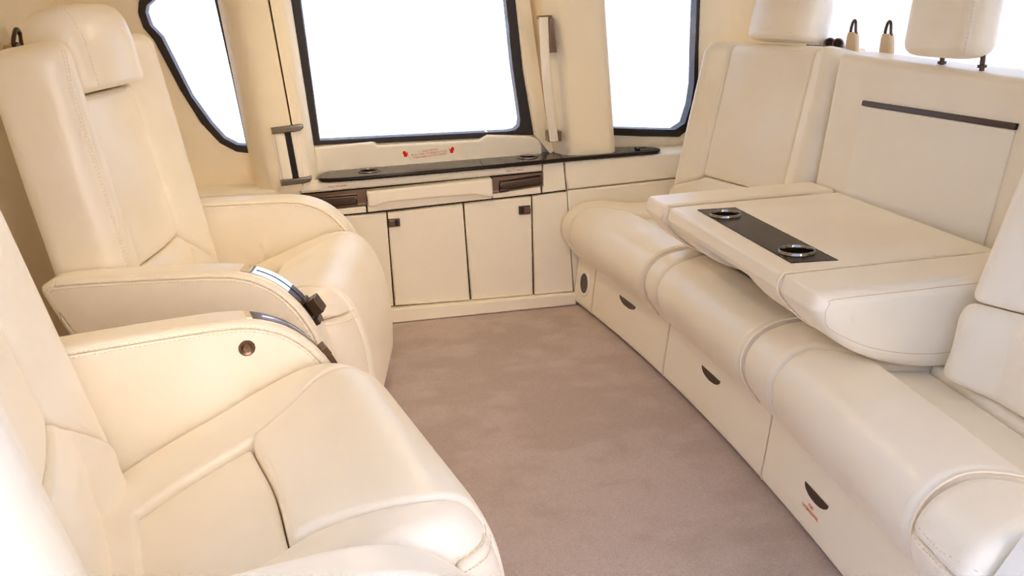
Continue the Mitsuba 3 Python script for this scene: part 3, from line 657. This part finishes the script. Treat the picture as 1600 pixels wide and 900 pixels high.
# base with drawers
def base_panel(y0, y1, bevel=.004):
    sec = [(.004, .1855), (-.001, .178), (-.022, .034), (-.019, .020), (-.008, .008), (.012, .003), (.05, .003), (.05, .1855)]
    ys = np.r_[y0, np.linspace(y0+bevel, y1-bevel, 16), y1]; rings = []
    for i, y in enumerate(ys):
        e = bevel if i in (0, len(ys)-1) else 0
        rings.append([(xf(y)+d+e*(1 if d < .03 else 0), y, z) for d, z in sec])
    return loft(rings)
def xb(y, z): return xf(y)-.001-.021*(.178-z)/.144
def seam_tube(y): return tube([(xf(y)+d-.001, y, z) for d, z in [(.002, .183), (-.001, .178), (-.0115, .106), (-.022, .034), (-.017, .018)]], .0026, 6)
part('base', ply([loft([[(xf(y)+d, y, z) for d, z in [(.008, .19), (.008, .006), (.62, .006), (.62, .19)]] for y in np.linspace(.985, 3.2, 16)])], 'm_gap', False), bench, 'dark gaps around the drawers')
pz = part('speaker_panel', ply(base_panel(3.034, 3.198), 'm_panel', 30), bench)
yc, zc_ = 3.113, .106
tr = T()
def on_base(m, y, z):
    """local x along -y, local y up the panel, local z out of the panel"""
    v = m.vertices; up = np.array([.1443, 0, .9895]); a = np.array([.104*(y-1.9), -1, 0]); a /= np.linalg.norm(a); n = np.cross(a, up); n /= np.linalg.norm(n)
    m.vertices = np.array([xb(y, z), y, z])+v[:, :1]*a+v[:, 1:2]*up+v[:, 2:3]*n
    m.fix_normals(); return m
part('speaker_ring', ply(on_base(lathe([(.036, 0), (.0365, .004), (.040, .006), (.046, .004), (.048, -.002), (.036, -.004), (.036, 0)], (0, 0, 0)), yc, zc_), 'm_white_trim', 40), pz, 'pale round speaker surround')
gr = [trimesh.creation.cylinder(.037, .004)]
part('speaker_grille', ply(on_base(gr[0], yc, zc_), 'm_bronze_dark', 30), pz, 'dark speaker grille')
for i, (y0, y1, hy0, hy1, hz) in enumerate(((2.424, 3.028, 2.675, 2.808, .152), (1.786, 2.418, 2.062, 2.178, .145), (.985, 1.780, 1.488, 1.590, .116))):
    d = part('drawer', ply(base_panel(y0, y1), 'm_panel', 30), bench)
    w = (hy1-hy0)/2; yc2 = (hy0+hy1)/2
    th = np.linspace(0, math.pi, 24); poly = Polygon([(w*math.cos(t), -.021*math.sin(t)**.9) for t in th])
    sl = (.0 if i == 0 else .0)
    m = trimesh.creation.extrude_polygon(poly, .006, engine='earcut'); m.apply_translation([0, 0, -.0042])
    part('finger_pull', ply(on_base(m, yc2, hz), 'm_bronze_dark', False), d, 'half-moon dark finger pull')
    if i == 2:
        for t, zz in (('FIRE', .076), ('EXTINGUISHER', .065)):
            m = meshkit.text_mesh(t, .0068, .0012); m.apply_translation([-m.vertices[:, 0].max()/2, 0, -.0006])
            part('lettering', ply(on_base(m, yc2+.012, zz), 'm_redtext', False), d, 'red lettering')
for y in (3.031, 2.421, 1.783): part('piping', ply(seam_tube(y), 'm_piping', 50), bench, 'raised cream piping')
part('top_rail', ply(loft([[(xf(y)+d, y, z) for d, z in [(-.004, .184), (-.008, .188), (-.004, .194), (.05, .194), (.05, .184)]] for y in np.linspace(.985, 3.198, 20)]), 'm_panel', 30), bench)
# backs: centre panel that the folding table comes out of
mp = lambda z, y: 1.312+.15*(z-.53)+.07*(2.42-y)
def mid(x, y, z):
    t = (x-mp(z, y))*.986; return smax(smaxs(.03, -t, t-.115), smaxs(.012, z-.916+.035*(2.44-y), .34-z, np.abs(y-1.965)-.483), .024)
part('centre_back', soft(mid, (1.22, 1.46, .33), (1.52, 2.47, .95), .0065, 'm_leather'), bench, 'plain leather centre back')
def on_mid(m):
    v = m.vertices; m.vertices = np.stack([mp(v[:, 2], v[:, 0])+v[:, 1]-.001, v[:, 0], v[:, 2]], 1); m.fix_normals(); return m
part('back_inlay', ply(on_mid(convex_panel([(1.765, .36), (2.300, .36), (2.285, .788), (1.750, .788)], -.004, .02, .003)), 'm_pale_panel'), bench, 'paler flat panel where the table folds out')
part('slot_bar', ply(on_mid(convex_panel([(1.748, .789), (2.288, .789), (2.288, .802), (1.748, .802)], -.006, .02, .002)), 'm_bronze_dark'), bench, 'slim dark bar')
# far and near seat backs
def seat_back(O, deg, B, which, hw=.335, hi=.20, lean=.25, top=.60, itop=.75, head=None, lum=.13, proud=.04, slope=.55):
    fr = back_fns(hw, hi, proud, B, lean, top, itop, lum, .12, head, slope=slope, ks=.02, ki=.014)
    a = math.radians(deg); f, l = np.array([-math.cos(a), -math.sin(a)]), np.array([-math.sin(a), math.cos(a)])   # forward is -x
    def wrap(fn): return lambda x, y, z: fn((x-O[0])*f[0]+(y-O[1])*f[1], (x-O[0])*l[0]+(y-O[1])*l[1], z)
    lo, hi_ = (O[0]-.25, O[1]-.42, .30), (O[0]+.38, O[1]+.42, 1.25)
    for n, fn in (('backrest_panel', fr['insert']), ('back_bolster', fr['side'](1)), ('back_bolster', fr['side'](-1)), ('lumbar_pad', fr['lumbar'])) + ((('headrest', fr['headrest']),) if head else ()):
        k = part(n, soft(wrap(fn), lo, hi_, H2, 'm_leather'), bench)
    if head:
        c = np.array([fr['inv'](s, .03, vv) for vv, s in [(.105, s) for s in np.linspace(head[0]+.02, head[1]-.02, 20)]])
        part('stitching', ply([stitches(fr['headrest'], c*[1, sg, 1], 0) for sg in (-1, 1)], 'm_stitch', False, to_w(O, deg)), k, kind='stuff')
def to_w(O, deg):
    a = math.radians(deg); M = np.eye(4); M[:2, 0] = [-math.cos(a), -math.sin(a)]; M[:2, 1] = [-math.sin(a), math.cos(a)]; M[:2, 3] = O
    return mi.ScalarTransform4f(M.tolist())
seat_back((1.245, 2.80), 12.7, (.042, .34), 'far', .350, .205, .25, .612, .7, (.620, .80, -.115, .030, .145), .155)
seat_back((1.135, 1.140), 2, (.022, .436), 'near', .345, .205, .33, .62, .7, None, .105, .035, .12)
# second headrest on rods above the centre back
def hr2(x, y, z):
    return smax(smaxs(.05, np.abs(y-2.033)-.128, -(x-1.357-.12*(z-.93)-.35*(y-2.033)**2)*.99, x-1.462-.1*(z-.93)), smaxs(.05, .924-z, z-1.11), .035)
h2 = part('headrest', soft(hr2, (1.31, 1.88, .90), (1.50, 2.18, 1.13), .005, 'm_leather'), bench, 'headrest standing on two metal rods')
for y in (2.072, 1.925): part('rod', ply([lathe([(.0001, -.05), (.0055, -.05), (.0055, .05), (.0001, .05)], (1.43, y, .935)), lathe([(.0001, 0), (.010, 0), (.010, .006), (.0001, .008)], (1.43, y, .905))], 'm_bronze_dark'), h2, 'dark metal rod')
hl = np.array([(1.372+.12*(z-.93), 1.915, z) for z in np.linspace(.94, 1.09, 16)])
part('stitching', ply(stitches(hr2, hl, 0), 'm_stitch', False), h2, kind='stuff')
# folded-down table
tb = part('table', soft(lambda x, y, z: TBm(x, y, z), (.78, 1.62, .36), (1.32, 2.36, .58), .0048, 'm_leather'), bench, 'folded-down leather table with black cup holder strip') if False else None
TP = Poly2([tuple(q) for q in np.r_[[(.835, .551), (.95, .553), (1.10, .554), (1.32, .555), (1.32, .42)], spline([(1.22, .385), (1.12, .376), (1.04, .384), (.96, .408), (.895, .443), (.848, .488), (.826, .520)], 6, False)]], .002, .06)
cupx = [(.924, 2.160), (.928, 1.785)]
def TBm(x, y, z):
    f = smaxs(.014, TP(x+.004, z), y-2.315, 1.655-y)
    f = smax(f, -smaxs(.02, np.abs(y-1.99)-.17, z-.492, .80-x), .02)           # hand recess under the front edge
    for a, b in cupx: f = np.maximum(f, -np.maximum(np.hypot(x-a, y-b)-.037, .47-z))
    return f
tb = part('table', soft(TBm, (.79, 1.62, .36), (1.35, 2.35, .58), .0048, 'm_leather'), bench, 'folded-down leather table with a black cup holder strip')
capn = lambda x, y, z: smax(smax(TP(x, z)-.003, 1.502-y, .034), y-1.652, .014)
capf = lambda x, y, z: smaxs(.016, TP(x+.012, z)-.004, y-2.462, 2.318-y)
part('table_end', soft(capn, (.79, 1.48, .36), (1.35, 1.68, .58), .0048, 'm_leather'), tb)
part('table_end', soft(capf, (.78, 2.29, .36), (1.35, 2.49, .58), .0048, 'm_leather'), tb)
ringp = spline([(1.25, .556), (1.0, .5545), (.86, .5535), (.836, .551), (.824, .522), (.846, .488), (.893, .443), (.958, .408)], 10, False)
part('piping', ply(tube(np.c_[ringp[:, 0]-.003, np.full(len(ringp), 1.6535), ringp[:, 1]], .0026, 6), 'm_piping', 60), tb, 'raised cream piping')
part('piping', ply(tube(np.c_[ringp[:, 0]-.010, np.full(len(ringp), 2.3165), ringp[:, 1]], .0026, 6), 'm_piping', 60), tb, 'raised cream piping')
inl = np.array([(.868, .541), (1.0, .5425), (1.15, .544), (1.27, .545), (1.27, .420), (1.15, .412), (1.06, .412), (.96, .432), (.89, .463), (.855, .488), (.846, .515), (.852, .533)])
il = spline(inl, 10)
part('stitching', ply(tube(onto(capn, np.c_[il[:, 0], np.full(len(il), 1.503), il[:, 1]], .0, 1), .0009, 5, True), 'm_stitch', 60), tb, 'seam around the table end')
inlay = Polygon([(.884, 2.246), (.984, 2.236), (.979, 1.702), (.882, 1.718)]).difference(unary_union([Point(a, b).buffer(.0375) for a, b in cupx]))
part('cup_strip', ply(flat(inlay, .5515, .5545), 'm_brown_gloss', False), tb, 'glossy dark brown strip')
for a, b in cupx:
    part('cup_holder', ply([lathe([(.0001, -.07), (.033, -.07), (.0345, 0), (.0365, 0), (.0365, -.072), (.0001, -.072)], (a, b, .5535))], 'm_gloss_black', 40), tb, 'black cup well')
    part('cup_ring', ply([lathe([(.0345, .0), (.0352, .0060), (.0370, .0075), (.0388, .006), (.0395, .001), (.038, .0), (.0345, 0)], (a, b, .5545))], 'm_dark_chrome', 50), tb, 'chrome ring')
# ------------------------------------------------------------------ small things
jk = thing('jack_panel', 'small panel with two round headset jacks behind the bench back', 'panel')
part('plate', ply(hullbox(1.482, 1.548, 2.61, 2.74, .885, .912, .006), 'm_panel'), jk)
def aim(m, p, d):
    d = np.array(d, float)/np.linalg.norm(d); x = np.cross([0, 0, 1], d); x /= np.linalg.norm(x); y = np.cross(d, x); v = m.vertices
    m.vertices = np.array(p)+v[:, :1]*x+v[:, 1:2]*y+v[:, 2:3]*d; return m
for y in (2.697, 2.648):
    part('jack', ply(aim(lathe([(.0105, .002), (.012, .004), (.0155, .004), (.017, 0), (.015, -.045), (.0105, -.045), (.0105, .002)], (0, 0, 0)), (1.476, y, .928), (-.62, -.75, .22)), 'm_bronze', 40), jk, 'bronze jack ring')
    part('jack_hole', ply(aim(lathe([(.0001, .001), (.0108, .001), (.0108, -.02), (.0001, -.02)], (0, 0, 0)), (1.476, y, .928), (-.62, -.75, .22)), 'm_black', 40), jk, 'black jack opening')
def belt_guide(x, y, z, label, s=1.15, metal='m_bronze_dark', rot=0):
    k = thing('belt_guide', label, 'belt guide', 'belt guides on the rear shelf')
    sec = lambda w, d: spline([(-w, -d), (w, -d), (w, d), (-w, d)], 4)
    rings = [[(x+q[1]*s, y+q[0]*s, z+h*s) for q in sec(w, .007)] for h, w in ((-.01, .021), (.02, .021), (.045, .018), (.058, .012))]
    part('sleeve', ply(loft(rings), 'm_webbing', 50), k, 'fabric sleeve')
    lp = spline([(-.013, .050), (-.011, .066), (-.004, .082), (.004, .087), (.010, .080), (.012, .064), (.016, .046), (.020, .032)], 6, False)
    part('loop', ply(tube([(x, y-q[0]*s, z+q[1]*s) for q in lp], .0035*s, 6), metal, 60), k, 'metal loop')
    return k
belt_guide(1.50, 2.607, .895, 'belt sleeve with metal loop beside the two round headset jacks')
belt_guide(1.50, 2.425, .895, 'belt sleeve with metal loop next to the headrest on rods')
k = thing('belt_loop', 'dark metal belt loop with pale strap behind the far armchair headrest', 'belt loop')
lp = spline([(2.775, 1.030), (2.790, 1.050), (2.785, 1.070), (2.765, 1.078), (2.742, 1.066), (2.722, 1.046), (2.728, 1.036), (2.748, 1.040)], 6)
part('loop', ply(tube([(-.835, q[0], q[1]) for q in lp], .006, 8, True), 'm_bronze_dark', 60), k)
part('strap', ply(loft([[(-.852+a, y+b, z) for a, b in ((0, 0), (.012, 0), (.012, .034), (0, .034))] for y, z in ((2.735, .86), (2.735, 1.0), (2.738, 1.045))]), 'm_webbing', 40), k, 'pale fabric strap')
part('mount', ply(hullbox(-.866, -.84, 2.73, 2.785, .99, 1.04, .006), 'm_webbing'), k)
dt = thing('door_trim', 'pale sloping trim at the end of the bench in the near corner', 'trim')
part('body', ply(convex_panel([(.765, .30), (.828, .397), (.99, .397), (.99, .02), (.90, .02)], .885, .935, .008), 'm_white_trim'), dt)
part('groove', ply(tube([(.800, .887, .305), (.845, .887, .372), (.95, .887, .374)], .004, 6), 'm_black', 60), dt, 'dark groove')
